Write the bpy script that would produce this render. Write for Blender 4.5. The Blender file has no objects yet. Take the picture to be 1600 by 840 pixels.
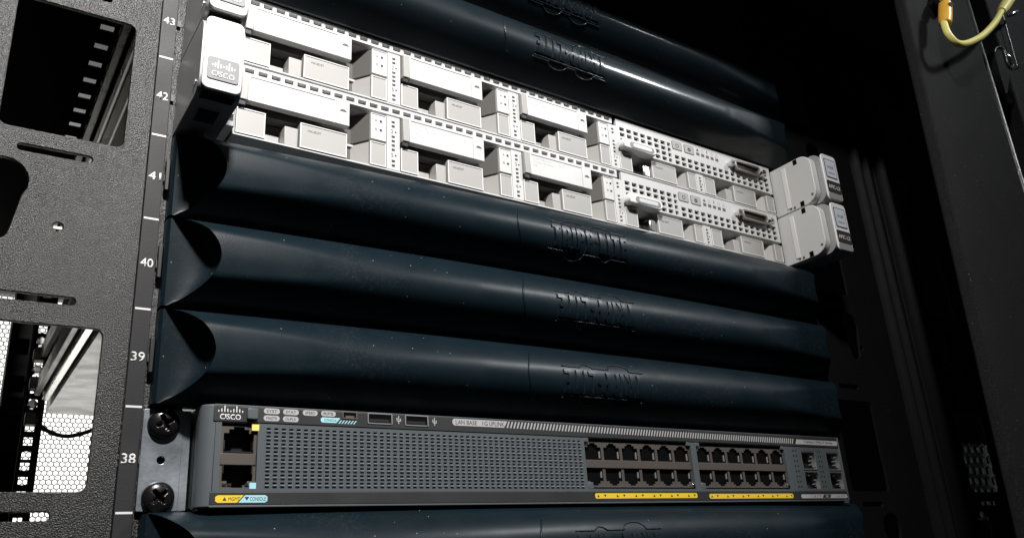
import bpy, bmesh, math, random
from mathutils import Vector, Matrix
random.seed(7)
MM = 0.001
U = 44.45
SC = bpy.context.scene
COL = SC.collection

# ------------------------------------------------------------------ camera
cam_d = bpy.data.cameras.new('camera')
cam = bpy.data.objects.new('camera', cam_d)
COL.objects.link(cam)
r_ = Vector((0.8303836, -0.55357068, -0.0634238))
u_ = Vector((-0.14240182, -0.32088951, 0.93635017))
f_ = Vector((0.53868803, 0.76849816, 0.34529086))
cam.matrix_world = Matrix(((r_.x, u_.x, -f_.x, -0.314919), (r_.y, u_.y, -f_.y, -0.389907),
                           (r_.z, u_.z, -f_.z, -0.035515), (0, 0, 0, 1)))
cam_d.sensor_width = 36.0
cam_d.lens = 1307.695 / 1600.0 * 36.0
cam_d.clip_start = 0.01
cam_d.clip_end = 50.0
SC.camera = cam

# ------------------------------------------------------------------ light
world = bpy.data.worlds.new('World'); SC.world = world
world.use_nodes = True
bg = world.node_tree.nodes['Background']
bg.inputs[0].default_value = (0.75, 0.85, 1.0, 1); bg.inputs[1].default_value = 0.012

def area(name, loc, target, sx, sy, power, color, spread=180):
    d = bpy.data.lights.new(name, 'AREA'); d.shape = 'RECTANGLE'
    d.size = sx; d.size_y = sy; d.energy = power; d.color = color; d.spread = math.radians(spread)
    o = bpy.data.objects.new(name, d); COL.objects.link(o)
    o.location = loc
    o.rotation_euler = (Vector(target) - Vector(loc)).to_track_quat('-Z', 'Y').to_euler()
    return o
area('ceiling_lamp', (-0.30, -0.57, 0.74), (-0.26, 0.0, 0.22), 0.08, 0.05, 5.7, (1.0, 0.97, 0.94), 105)
area('aisle_lamp', (0.93, -0.90, 1.08), (0.0, 0, 0.25), 0.15, 0.15, 4.2, (0.95, 0.98, 1.0), 120)
area('rear_area_light', (-0.2, 1.25, 0.35), (-0.2, 1.8, 0.1), 0.9, 0.5, 13.5, (1.0, 0.98, 0.94))
area('rear_area_light', (-0.1, 1.55, -0.30), (-0.2, 0.5, 0.18), 0.4, 0.4, 2.4, (1.0, 0.98, 0.94))  # added unseen fill, brightens the underside of the lower server
area('fill_uplight', (-0.3, 0.5, 1.1), (-0.3, 0.5, 1.4), 0.6, 0.3, 2.2, (1.0, 0.98, 0.95))  # added unseen uplight, brightens what shows through the strut holes

SC.view_settings.view_transform = 'Standard'
SC.view_settings.look = 'None'
SC.view_settings.gamma = 1.0
SC.view_settings.exposure = 0.0
SC.view_settings.use_curve_mapping = False

# ------------------------------------------------------------------ materials
def mat(name, base, rough=0.5, metal=0.0, grain=0.0, gscale=1500.0, rough_var=0.0, col_var=0.0, dust=0.0, emit=None, spec=0.5, coat=0.0, coat_rough=0.15, film=0.0, sparkle=0.0):
    m = bpy.data.materials.new(name); m.use_nodes = True
    nt = m.node_tree; n = nt.nodes; l = nt.links
    p = n['Principled BSDF']
    p.inputs['Base Color'].default_value = (*base, 1); p.inputs['Roughness'].default_value = rough
    p.inputs['Metallic'].default_value = metal
    p.inputs['Specular IOR Level'].default_value = spec
    if coat:
        p.inputs['Coat Weight'].default_value = coat; p.inputs['Coat Roughness'].default_value = coat_rough
    if emit:
        p.inputs['Emission Color'].default_value = (*base, 1); p.inputs['Emission Strength'].default_value = emit
    tc = n.new('ShaderNodeTexCoord')
    def noise(scale, detail=3):
        t = n.new('ShaderNodeTexNoise'); t.inputs['Scale'].default_value = scale; t.inputs['Detail'].default_value = detail
        l.new(tc.outputs['Object'], t.inputs['Vector']); return t
    def ramp(src, a, b, lo, hi):
        q = n.new('ShaderNodeMapRange'); q.inputs['From Min'].default_value = a; q.inputs['From Max'].default_value = b
        q.inputs['To Min'].default_value = lo; q.inputs['To Max'].default_value = hi
        l.new(src, q.inputs['Value']); return q.outputs['Result']
    if grain:
        t = noise(gscale); b = n.new('ShaderNodeBump'); b.inputs['Strength'].default_value = grain
        b.inputs['Distance'].default_value = 0.0006
        l.new(t.outputs['Fac'], b.inputs['Height']); l.new(b.outputs['Normal'], p.inputs['Normal'])
    rsock = None
    if rough_var:
        t = noise(45, 5)
        rsock = ramp(t.outputs['Fac'], 0.3, 0.7, rough - rough_var, rough + rough_var)
        l.new(rsock, p.inputs['Roughness'])
    csock = None
    if col_var:
        t = noise(28, 6)
        mx = n.new('ShaderNodeMix'); mx.data_type = 'RGBA'
        mx.inputs['A'].default_value = (*[c * (1 - col_var) for c in base], 1)
        mx.inputs['B'].default_value = (*[min(1, c * (1 + col_var)) for c in base], 1)
        l.new(t.outputs['Fac'], mx.inputs['Factor']); csock = mx.outputs['Result']
    if sparkle:        # grain sparkle painted into the colour as pale flecks
        t = noise(1450, 2); fk = ramp(t.outputs['Fac'], 0.52, 0.70, 0, 1)
        mx = n.new('ShaderNodeMix'); mx.data_type = 'RGBA'
        if csock: l.new(csock, mx.inputs['A'])
        else: mx.inputs['A'].default_value = (*base, 1)
        mx.inputs['B'].default_value = (sparkle, sparkle, sparkle, 1)
        l.new(fk, mx.inputs['Factor']); csock = mx.outputs['Result']
    if dust:
        # settled dust: tiny pale specks gathered in patches, a thin film between them
        v = n.new('ShaderNodeTexVoronoi'); v.inputs['Scale'].default_value = 420
        v.inputs['Randomness'].default_value = 1.0
        l.new(tc.outputs['Object'], v.inputs['Vector'])
        sp = ramp(v.outputs['Distance'], 0.07, 0.14, 1, 0)
        sc = n.new('ShaderNodeSeparateColor'); l.new(v.outputs['Color'], sc.inputs['Color'])
        keep = ramp(sc.outputs['Red'], 0.965, 0.975, 0, 1)
        m1 = n.new('ShaderNodeMath'); m1.operation = 'MULTIPLY'; l.new(sp, m1.inputs[0]); l.new(keep, m1.inputs[1])
        t = noise(16, 4); t2 = noise(700, 3)
        pt = ramp(t.outputs['Fac'], 0.52, 0.75, 0, 1); gr = ramp(t2.outputs['Fac'], 0.5, 0.72, 0, film)
        m2 = n.new('ShaderNodeMath'); m2.operation = 'MULTIPLY'; l.new(pt, m2.inputs[0]); l.new(gr, m2.inputs[1])
        m3 = n.new('ShaderNodeMath'); m3.operation = 'MAXIMUM'; l.new(m1.outputs[0], m3.inputs[0]); l.new(m2.outputs[0], m3.inputs[1])
        m4 = n.new('ShaderNodeMath'); m4.operation = 'MULTIPLY'; l.new(m3.outputs[0], m4.inputs[0]); m4.inputs[1].default_value = dust
        mx = n.new('ShaderNodeMix'); mx.data_type = 'RGBA'
        if csock: l.new(csock, mx.inputs['A'])
        else: mx.inputs['A'].default_value = (*base, 1)
        mx.inputs['B'].default_value = (0.5, 0.52, 0.53, 1)
        l.new(m4.outputs[0], mx.inputs['Factor']); csock = mx.outputs['Result']
    if csock: l.new(csock, p.inputs['Base Color'])
    return m

M = dict(
    panel=mat('dark_navy_plastic', (0.0036, 0.0086, 0.0124), 0.46, 0, 0.07, 1800, 0.06, 0.15, dust=0.35, spec=0.22, coat=0.55, coat_rough=0.16),
    letter=mat('moulded_lettering', (0.0038, 0.0096, 0.0138), 0.38, 0, 0.05, 1800, 0.05, 0.1, spec=0.22, coat=0.16, coat_rough=0.25),
    dusty=mat('dusty_navy_plastic', (0.0038, 0.0096, 0.0138), 0.42, 0, 0.08, 1700, 0.08, 0.2, dust=0.5, spec=0.13, coat=0.12, coat_rough=0.26, film=0.06),
    powder=mat('black_powder_coat', (0.0065, 0.0065, 0.0068), 0.31, 0, 0.80, 1750, 0.03, 0.2, dust=0.12, spec=0.46, sparkle=0.026),
    shade=mat('shaded_black_paint', (0.0065, 0.0065, 0.007), 0.45, 0, 0.3, 1500, 0.04, 0.2, dust=0.2, spec=0.05),  # duller copy of the black paint, standing for shade on the right
    post=mat('black_textured_paint', (0.012, 0.012, 0.0125), 0.60, 0, 0.7, 1300, 0.04, 0.3, dust=0.5, spec=0.035, sparkle=0.03),
    edge=mat('highlit_black_edge', (0.06, 0.06, 0.062), 0.30, 0.3, 0.4, 1500, 0.05, spec=0.8),  # paler tone stands in for the highlight along edges
    label=mat('black_label', (0.02, 0.02, 0.0215), 0.55, 0, 0.1, 1200, 0.04, spec=0.3),
    print_white=mat('white_print', (0.66, 0.66, 0.66), 0.5),
    print_dark=mat('dark_print', (0.03, 0.03, 0.032), 0.6),
    print_grey=mat('grey_print', (0.40, 0.40, 0.40), 0.5),
    zinc=mat('zinc_steel', (0.42, 0.46, 0.50), 0.38, 0.85, 0.12, 500, 0.12, 0.3),
    screw=mat('black_oxide_steel', (0.035, 0.033, 0.033), 0.24, 0.8, 0.08, 800, 0.06),
    white=mat('silver_grey_paint', (0.53, 0.53, 0.525), 0.42, 0, 0.05, 2200, 0.05, 0.03),
    grey=mat('warm_grey_plastic', (0.345, 0.338, 0.326), 0.5, 0, 0.10, 2600, 0.05, 0.04),
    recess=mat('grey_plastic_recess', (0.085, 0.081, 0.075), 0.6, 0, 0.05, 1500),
    rim=mat('pale_rim', (0.68, 0.67, 0.66), 0.4),
    badge=mat('badge_grey', (0.20, 0.20, 0.205), 0.45, 0, 0.08, 1500),
    earsteel=mat('ear_grey_metal', (0.34, 0.34, 0.345), 0.4, 0.25, 0.05, 1500),
    black=mat('black_plastic', (0.008, 0.008, 0.009), 0.5),
    void=mat('dark_interior', (0.003, 0.003, 0.003), 0.9, spec=0.05),
    steel=mat('galvanised_steel', (0.52, 0.52, 0.50), 0.42, 0.35, 0.05, 300, 0.08, 0.1),
    alu=mat('aluminium_rail', (0.62, 0.61, 0.58), 0.30, 0.9, 0.04, 600, 0.06),
    slate=mat('slate_blue_plastic', (0.082, 0.094, 0.102), 0.42, 0, 0.06, 2000, 0.04, 0.06, dust=0.12),
    slate_gloss=mat('slate_blue_lit_lip', (0.13, 0.145, 0.155), 0.25, 0, 0, spec=0.9),  # same plastic made paler, for the light caught on the vent lips
    charcoal=mat('charcoal_strip', (0.026, 0.027, 0.028), 0.48, 0, 0.08, 1500, 0.05, 0.1, dust=0.2),
    brown=mat('port_frame_brown', (0.072, 0.060, 0.053), 0.55, 0, 0.05, 1500),
    chrome=mat('bright_spring_metal', (0.75, 0.75, 0.74), 0.22, 1.0),
    copper=mat('plated_connector', (0.31, 0.265, 0.24), 0.35, 0.8),
    yellow=mat('yellow_print', (0.80, 0.55, 0.035), 0.5),
    pale_yellow=mat('pale_yellow_print', (0.72, 0.68, 0.18), 0.5),
    cyan=mat('pale_blue_print', (0.36, 0.66, 0.74), 0.5),
    blue=mat('blue_border', (0.03, 0.07, 0.26), 0.4),
    sticker=mat('white_sticker', (0.55, 0.58, 0.60), 0.35),
    wire_y=mat('yellow_insulation', (0.88, 0.80, 0.26), 0.38),
    wire_g=mat('green_insulation', (0.02, 0.16, 0.06), 0.38),
    lug=mat('amber_sleeve', (0.90, 0.48, 0.06), 0.4),
    wall=mat('painted_wall', (0.78, 0.78, 0.76), 0.8),
    mesh=mat('door_mesh_grey', (0.05, 0.05, 0.052), 0.5),
    greymesh=mat('grey_mesh_metal', (0.30, 0.31, 0.31), 0.4, 0.6),
)

# ------------------------------------------------------------------ helpers (all lengths in millimetres)
def link(name, me, m, parent=None, smooth=False, bevel=0, seg=2, kind=None):
    o = bpy.data.objects.new(name, me); COL.objects.link(o)
    if m is not None and not me.materials: me.materials.append(M[m])
    if parent is not None: o.parent = parent
    if smooth:
        for f in me.polygons: f.use_smooth = True
    if bevel:
        b = o.modifiers.new('bevel', 'BEVEL'); b.width = bevel * MM; b.segments = seg
        b.limit_method = 'ANGLE'; b.angle_limit = math.radians(40)
        for f in me.polygons: f.use_smooth = True
        me.set_sharp_from_angle(angle=math.radians(40))
    if kind: o['kind'] = kind
    return o

class MB:
    def __init__(s): s.v = []; s.f = []
    def add(s, vs, fs):
        b = len(s.v); s.v += [tuple(v) for v in vs]; s.f += [tuple(i + b for i in f) for f in fs]; return s
    def box(s, x0, x1, y0, y1, z0, z1):
        return s.add([(x0, y0, z0), (x1, y0, z0), (x1, y1, z0), (x0, y1, z0), (x0, y0, z1), (x1, y0, z1), (x1, y1, z1), (x0, y1, z1)],
                     [(0, 3, 2, 1), (4, 5, 6, 7), (0, 1, 5, 4), (1, 2, 6, 5), (2, 3, 7, 6), (3, 0, 4, 7)])
    def hexa(s, front, back):      # two quads (counter-clockwise seen from the front) joined
        return s.add(list(front) + list(back), [(0, 1, 2, 3), (7, 6, 5, 4), (0, 4, 5, 1), (1, 5, 6, 2), (2, 6, 7, 3), (3, 7, 4, 0)])
    def tube(s, pts, rad, n=10, cap=True):
        pts = [Vector(p) for p in pts]; rings = []; up = None
        for i, p in enumerate(pts):
            t = (pts[min(i + 1, len(pts) - 1)] - pts[max(i - 1, 0)]).normalized()
            if up is None: up = t.orthogonal().normalized()
            up = (up - t * up.dot(t)).normalized(); w = t.cross(up)
            rr = rad[i] if isinstance(rad, (list, tuple)) else rad
            rings.append([p + (up * math.cos(a) + w * math.sin(a)) * rr for a in [2 * math.pi * k / n for k in range(n)]])
        vs = [v for r in rings for v in r]; fs = []
        for i in range(len(rings) - 1):
            for k in range(n):
                fs.append((i * n + k, i * n + (k + 1) % n, (i + 1) * n + (k + 1) % n, (i + 1) * n + k))
        if cap:
            fs.append(tuple(range(n))[::-1]); fs.append(tuple((len(rings) - 1) * n + k for k in range(n)))
        return s.add(vs, fs)
    def me(s, name):
        me = bpy.data.meshes.new(name); me.from_pydata([(a * MM, b * MM, c * MM) for a, b, c in s.v], [], s.f); me.update(); return me
    def ob(s, name, m, parent=None, **k): return link(name, s.me(name), m, parent, **k)

def box(name, m, parent, x0, x1, y0, y1, z0, z1, bevel=0, **k):
    return MB().box(x0, x1, y0, y1, z0, z1).ob(name, m, parent, bevel=bevel, **k)

def grid_plate(mb, x0, x1, z0, z1, yf, depth, holes, back=True):
    """plate facing -y with rectangular holes cut through it, hole walls included"""
    xs = sorted({round(v, 3) for v in [x0, x1] + [h[0] for h in holes] + [h[1] for h in holes]})
    zs = sorted({round(v, 3) for v in [z0, z1] + [h[2] for h in holes] + [h[3] for h in holes]})
    nx, nz = len(xs) - 1, len(zs) - 1
    solid = [[True] * nz for _ in range(nx)]
    ix = {v: i for i, v in enumerate(xs)}; iz = {v: i for i, v in enumerate(zs)}
    for h in holes:
        for i in range(ix[round(h[0], 3)], ix[round(h[1], 3)]):
            for j in range(iz[round(h[2], 3)], iz[round(h[3], 3)]): solid[i][j] = False
    idx = {}
    def v(i, j, b):
        k = (i, j, b)
        if k not in idx:
            idx[k] = len(mb.v); mb.v.append((xs[i], yf + (depth if b else 0), zs[j]))
        return idx[k]
    S = lambda i, j: 0 <= i < nx and 0 <= j < nz and solid[i][j]
    for i in range(nx):
        for j in range(nz):
            if not solid[i][j]: continue
            mb.f.append((v(i, j, 0), v(i + 1, j, 0), v(i + 1, j + 1, 0), v(i, j + 1, 0)))
            if back: mb.f.append((v(i, j, 1), v(i, j + 1, 1), v(i + 1, j + 1, 1), v(i + 1, j, 1)))
            if not S(i - 1, j): mb.f.append((v(i, j, 1), v(i, j, 0), v(i, j + 1, 0), v(i, j + 1, 1)))
            if not S(i + 1, j): mb.f.append((v(i + 1, j, 0), v(i + 1, j, 1), v(i + 1, j + 1, 1), v(i + 1, j + 1, 0)))
            if not S(i, j - 1): mb.f.append((v(i, j, 0), v(i, j, 1), v(i + 1, j, 1), v(i + 1, j, 0)))
            if not S(i, j + 1): mb.f.append((v(i, j + 1, 1), v(i, j + 1, 0), v(i + 1, j + 1, 0), v(i + 1, j + 1, 1)))
    return mb

def curve_mesh(name, loops, depth, bevel=0.0):
    """filled outline with holes (first loop outer) in x,z extruded along y"""
    cu = bpy.data.curves.new(name, 'CURVE'); cu.dimensions = '2D'; cu.fill_mode = 'BOTH'
    cu.extrude = depth / 2 * MM
    if bevel: cu.bevel_depth = bevel * MM; cu.bevel_resolution = 1; cu.offset = -bevel * MM
    for lp in loops:
        sp = cu.splines.new('POLY'); sp.points.add(len(lp) - 1); sp.use_cyclic_u = True
        for q, (a, b) in zip(sp.points, lp): q.co = (a * MM, b * MM, 0, 1)
    return curve_to_mesh(cu, name)
def curve_to_mesh(cu, name):
    t = bpy.data.objects.new('tmp', cu); COL.objects.link(t)
    dg = bpy.context.evaluated_depsgraph_get()
    me = bpy.data.meshes.new_from_object(t.evaluated_get(dg)); me.name = name
    bpy.data.objects.remove(t); bpy.data.curves.remove(cu)
    for v in me.vertices: v.co = Vector((v.co.x, -v.co.z, v.co.y))   # stand it up, facing -y
    me.update()
    return me
def rrect(x0, x1, z0, z1, r, n=5):
    out = []
    for cx, cz, a0 in ((x1 - r, z1 - r, 0), (x0 + r, z1 - r, 90), (x0 + r, z0 + r, 180), (x1 - r, z0 + r, 270)):
        for k in range(n + 1):
            a = math.radians(a0 + 90 * k / n); out.append((cx + r * math.cos(a), cz + r * math.sin(a)))
    return out
def circ(x, z, r, n=16): return [(x + r * math.cos(2 * math.pi * k / n), z + r * math.sin(2 * math.pi * k / n)) for k in range(n)]
def plate(name, m, parent, loops, y0, y1, bevel=0.0, **k):
    me = curve_mesh(name, loops, abs(y1 - y0) - 2 * bevel, bevel)
    for v in me.vertices: v.co.y += (y0 + y1) / 2 * MM
    return link(name, me, m, parent, **k)
def text_mesh(body, height, width=None, depth=0.06, res=3, space=1.0, offset=0.0):
    cu = bpy.data.curves.new('t', 'FONT'); cu.body = body; cu.size = 1; cu.resolution_u = res
    cu.space_character = space; cu.offset = offset
    me = curve_to_mesh(cu, 'text')
    xs = [v.co.x for v in me.vertices]; zs = [v.co.z for v in me.vertices]
    sx = (max(xs) - min(xs)); sz = (max(zs) - min(zs))
    kz = height / sz; kx = (width / sx) if width else kz
    cx, cz = (max(xs) + min(xs)) / 2, (max(zs) + min(zs)) / 2
    for v in me.vertices: v.co = Vector(((v.co.x - cx) * kx * MM, 0, (v.co.z - cz) * kz * MM))
    if depth:
        bm = bmesh.new(); bm.from_mesh(me)
        bmesh.ops.remove_doubles(bm, verts=bm.verts, dist=1e-7)
        g = bmesh.ops.extrude_face_region(bm, geom=bm.faces[:])
        for e in g['geom']:
            if isinstance(e, bmesh.types.BMVert): e.co.y -= depth * MM
        bmesh.ops.recalc_face_normals(bm, faces=bm.faces); bm.to_mesh(me); bm.free()
    me.update(); return me
def text(name, body, m, parent, x, y, z, height, width=None, depth=0.06, res=3, rot=0, **k):
    me = text_mesh(body, height, width, depth, res, **k)
    o = link(name, me, m, parent); o.location = (x * MM, y * MM, z * MM)
    if rot: o.rotation_euler = (0, rot, 0)
    return o
def thing(name, label, cat, loc=(0, 0, 0), group=None):
    o = bpy.data.objects.new(name, None); COL.objects.link(o); o.empty_display_size = 0.02
    o.location = [c * MM for c in loc]; o['label'] = label; o['category'] = cat
    if group: o['group'] = group
    return o
def join_me(name, mes):
    bm = bmesh.new()
    for me, mt in mes:
        t = me.copy()
        if mt is not None: t.transform(mt)
        bm.from_mesh(t); bpy.data.meshes.remove(t)
    o = bpy.data.meshes.new(name); bm.to_mesh(o); bm.free(); return o
def dup(root, loc, label):
    r = root.copy(); COL.objects.link(r); r.location = [c * MM for c in loc]; r['label'] = label
    for ch in root.children:
        c = ch.copy(); COL.objects.link(c); c.parent = r
        for g in ch.children:
            d = g.copy(); COL.objects.link(d); d.parent = c
    return r

def spline(P, n=10):
    P = [Vector(p) for p in P]; out = []
    for i in range(len(P) - 1):
        a, b, c, d = P[max(i - 1, 0)], P[i], P[i + 1], P[min(i + 2, len(P) - 1)]
        for q in range(n):
            t = q / n
            out.append(0.5 * ((2 * b) + (c - a) * t + (2 * a - 5 * b + 4 * c - d) * t * t + (3 * b - a - 3 * c + d) * t ** 3))
    out.append(P[-1]); return out

# ------------------------------------------------------------------ the room behind and the cabinet
ceil = box('ceiling', 'wall', None, -1500, 1500, -200, 1850, 1400, 1450); ceil['kind'] = 'structure'
wall = box('rear_wall', 'wall', None, -1500, 1500, 1800, 1850, -1500, 1400); wall['kind'] = 'structure'
rack = thing('server_cabinet', 'tall black steel server cabinet with numbered rails holding all the equipment', 'server cabinet', (0, 0, 0))

KEY = []
def keyhole(x, zb, zt, w):
    """tall teardrop: big round at the top, narrow neck at the foot"""
    pts = []
    R = w / 2; r = w * 0.27
    for k in range(13):
        a = math.radians(-35 + (250) * k / 12); pts.append((x + R * math.cos(a), zt - R + R * math.sin(a)))
    for k in range(9):
        a = math.radians(180 + 180 * k / 8); pts.append((x + r * math.cos(a), zb + r + r * math.sin(a)))
    return pts
def side_plate(x0, x1, zlo, zhi, hx0, hx1, kx, mirror, y0, y1, sl0, sl1):
    loops = [[(x0, zlo), (x1, zlo), (x1, zhi), (x0, zhi)]]
    z = -160.0
    for k in range(-2, 5):
        b = 8.6 + 158.7 * k
        if b + 70 < zhi - 5 and b > zlo + 5: loops.append(rrect(hx0, hx1, b, b + 69, 3.5))
        for s in (b - 11.2, b + 78.5):
            if zlo + 5 < s < zhi - 10: loops.append(rrect(sl0, sl1, s, s + 3.4, 1.6, 3))
        if zlo < b + 104 and b + 140 < zhi - 4:
            loops.append(keyhole(kx, b + 104, b + 143, 21.0))
            loops.append(circ(kx + (24 if mirror < 0 else 9), b + 113.8, 2.2, 12))
    return loops
LP = plate('mounting_plate', 'powder', rack, side_plate(-345, -251.2, -210, 470, -313.5, -262.3, -309, -1, 0, 2, -305, -274.4), -0.6, 1.6, bevel=0.35)
RP = plate('mounting_plate', 'shade', rack, side_plate(245, 346, -210, 470, 253, 299, 293, 1, 0, 2, 262, 287), -0.2, 1.6, bevel=0.3)
RP2 = plate('mounting_plate', 'shade', rack, side_plate(402, 520, -210, 470, 430, 477, 439, 1, 0, 2, 440, 466), 6, 8, bevel=0.3)
box('lance_tab', 'steel', rack, -286.6, -283.2, 0.2, 1.2, 121.6, 122.8)
# numbered label strip on the left rail, with tick lines
box('rail_strip', 'label', rack, -251, -243.4, -1.0, 1.2, -210, 470, bevel=0.3)
box('mounting_rail', 'powder', rack, -243.2, -226.5, 0.3, 2.4, -210, 470)
box('mounting_rail', 'powder', rack, 226.5, 243.2, 0.3, 2.4, -210, 470)
for k in range(-3, 9):
    t = box('tick_mark', 'print_white', rack, -250.4, -243.8, -1.08, -1.0, k * U - 0.45, k * U + 0.45)
    n_ = 38 + k
    if n_ <= 45 and k < 8:
        text('rail_number', str(n_), 'print_white', rack, -247.3, -1.0, k * U + 22.2, 4.4, 5.7, depth=0.08, offset=0.012)
        box('rail_mark', 'recess', rack, -243.3, -241.6, -1.3, -0.4, k * U + 20.4, k * U + 24.0)
# folded channel between the right hand plates
mb = MB()
prof = [(346, 6), (352, 6), (354.5, -1), (358, -4), (361, -1), (363, 7), (374, 9), (376.5, 2), (379, 0), (381.5, 2), (384, 9), (394, 7), (396, -1), (399.5, -4), (402.5, -1), (404, 7)]
vs = [(a, b, z) for a, b in prof for z in (-210, 470)]
mb.add(vs, [(2 * i, 2 * i + 2, 2 * i + 3, 2 * i + 1) for i in range(len(prof) - 1)])
o = mb.ob('folded_channel', 'shade', rack, bevel=0.9)
# front frame post at the right, in front of the rails
def post_x(z): return 246.0 + (z + 18) * 0.0625
prof = [(0, 8, 1), (1.5, 2.5, 1), (5, 0, 1), (60, 0, 0), (379, 0, 0), (384.5, 0.4, 0), (391, 4, 0), (402, 30, 0), (410, 44, 0), (414, 46, 0), (446, 44, 0), (449, 40, 0), (453, 16, 0), (455, 12, 0), (460, 10, 0), (620, 10, 0), (620, 60, 0), (385, 60, 0)]
mb = MB(); n = len(prof)
for z in (-210, 520):
    for a, b, e in prof: mb.v.append(((post_x(z) + a) if e else (330 if a == 60 else a), -120 + b, z))
for i in range(n - 1): mb.f.append((i, i + 1, n + i + 1, n + i))
mb.f.append((n - 1, 0, n, 2 * n - 1))
mb.ob('frame_post', 'post', rack, bevel=1.2, seg=3)
MB().tube([(384.3, -119.2, -210), (384.3, -119.2, 150), (384.3, -119.2, 520)], 2.4, 14).ob('post_edge', 'edge', rack, smooth=True)
# side pieces on the post: hook bracket and striker
plate('latch_bracket', 'post', rack, [[(396.8, 364.2), (401.8, 369.8), (409.4, 374), (415.4, 375), (416.9, 369.5), (415.5, 360.4), (420.9, 358.2), (417.2, 351.1), (398.7, 324.3), (393.8, 320.9)]], -124, -112, bevel=0.6)
MB().tube(spline([(394.2, -125, 362.7), (399.1, -125, 368.3), (406.6, -125, 372.5), (412.6, -125, 373.5), (414.2, -125, 368), (412.7, -125, 359), (416, -125, 354.8), (421.3, -125, 356.4), (425.2, -125, 359.7)], 4), 0.8, 8).ob('latch_spring', 'edge', rack, smooth=True)
MB().tube([(418, -124, 372), (421, -126, 365), (424, -124, 361)], 1.0, 8).ob('latch_spring', 'chrome', rack, smooth=True)
MB().tube([(456.9, -122, 425.6), (468, -123, 432), (481, -122, 439.6)], [1.6, 2.6, 1.2], 8).ob('latch_screw', 'chrome', rack, smooth=True)
MB().tube([(466.8, -114, 435.4), (462.1, -114, 377.6), (479.7, -114, 386)], 0.7, 6).ob('panel_edge', 'edge', rack)
# unseen beam added overhead to keep the topmost panel in shadow
box('shadow_beam', 'post', rack, -400, 276, -111, -100, 395, 520)
# cabinet skin
box('side_panel', 'void', rack, -372, -368, 6, 995, -800, 520)
box('side_panel', 'void', rack, 640, 644, 60, 995, -800, 520)
box('top_panel', 'void', rack, -195, 640, -99, 995, 478, 482)
box('floor_panel', 'void', rack, -372, 640, 3, 995, -804, -800)
# rear mounting rail with square holes
def sq_rail(xa, xb, y, hx, z0, z1, h=9.0):
    holes = []; z = z0 + 4
    k = 0
    while z + h < z1 - 2:
        holes.append((hx - h / 2, hx + h / 2, z, z + h)); z += (15.875, 15.875, 12.7)[k % 3]; k += 1
    return grid_plate(MB(), xa, xb, z0, z1, y, 2.0, holes)
sq_rail(-240, -218.5, 720, -230.6, -100, 470).ob('rear_rail', 'void', rack)
# top left strut with square holes, seen from below through the upper cut-out
holes = [(-261.5, -252.5, 178 + 25.4 * k - 3.8, 178 + 25.4 * k + 3.8) for k in range(-5, 20)]
mb = grid_plate(MB(), -330, -238.5, 30, 720, 0, 2.0, holes)
mb.v = [(a, c, 352 + b * 0.5) for a, b, c in mb.v]
mb.ob('side_strut', 'void', rack)
box('side_strut', 'alu', rack, -250, -244, 30, 700, 343, 349, bevel=1)
box('side_strut', 'alu', rack, -241, -238, 30, 700, 344, 347, bevel=0.6)
box('side_strut', 'alu', rack, -236, -229, 30, 700, 342, 347, bevel=0.8)
box('shelf_plate', 'steel', rack, -227, 215, 30, 720, 344, 346)
# rear door: frame and honeycomb sheet
door = box('rear_door', 'mesh', rack, -372, -346, 1000, 1018, -800, 520)
MB().box(346, 372, 1000, 1018, -800, 520).box(-346, 346, 1001, 1017, 410, 520).box(-346, 346, 1001, 1017, -800, -120).ob('door_frame', 'mesh', door)
mb = MB(); pch = 7.4; rr = pch / math.sqrt(3)
ri = rr * 0.78
for iz_ in range(int(530 / (pch * 0.866)) + 1):
    for ix_ in range(int(560 / pch) + 1):
        cx = -346 + ix_ * pch + (pch / 2 if iz_ % 2 else 0); cz = -120 + iz_ * pch * 0.866
        vs = []
        for R in (rr, ri):
            for k in range(6):
                a = math.radians(60 * k + 30); vs.append((cx + R * math.cos(a), 1008, cz + R * math.sin(a)))
        mb.add(vs, [(k, (k + 1) % 6, 6 + (k + 1) % 6, 6 + k) for k in range(6)])
mb.ob('perforated_sheet', 'mesh', door, kind='stuff')
# power strip standing behind the left cut-out
pd = box('power_strip', 'black', rack, -268, -246.5, 610, 650, -120, 330, bevel=2)
for k in range(10):
    z = -100 + k * 40
    box('outlet', 'void', pd, -264, -250, 607, 610, z, z + 16, bevel=0.8)
for z in (187, 228, 262):
    MB().tube([(-232, 720, z), (-232, 705, z)], 5.0, 12).ob('rail_screw', 'chrome', rack, bevel=0.8)
    box('cage_clip', 'black', rack, -238, -225, 700, 719, z - 24, z - 10, bevel=1)
# honeycomb sheet seen through the far right plate
mb = MB(); pch = 12.0; rr = pch / math.sqrt(3)
for a in range(12):
    for b in range(7):
        cx = 500 + a * pch + (pch / 2 if b % 2 else 0); cz = -6 + b * pch * 0.866
        vs = []
        for y in (60, 63):
            for R in (rr, rr * 0.80):
                for k in range(6):
                    an = math.radians(60 * k + 30); vs.append((cx + R * math.cos(an), y, cz + R * math.sin(an)))
        mb.add(vs, [(k, (k + 1) % 6, 6 + (k + 1) % 6, 6 + k) for k in range(6)] + [(6 + k, 6 + (k + 1) % 6, 18 + (k + 1) % 6, 18 + k) for k in range(6)])
mb.ob('vent_sheet', 'greymesh', rack, kind='stuff')

# power cable drooping below the servers' back
cb = MB().tube(spline([(-228, 740, 188), (-222.4, 768, 180.7), (-207.2, 768, 167.4), (-184.3, 768, 162), (-155.9, 768, 171.7), (-140, 766, 182), (-130, 756, 196)]), 2.6, 12).ob('power_cable', 'black', None, smooth=True)
cb['label'] = 'black power cable drooping in an arc in front of the bright perforated rear door'; cb['category'] = 'cable'

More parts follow.
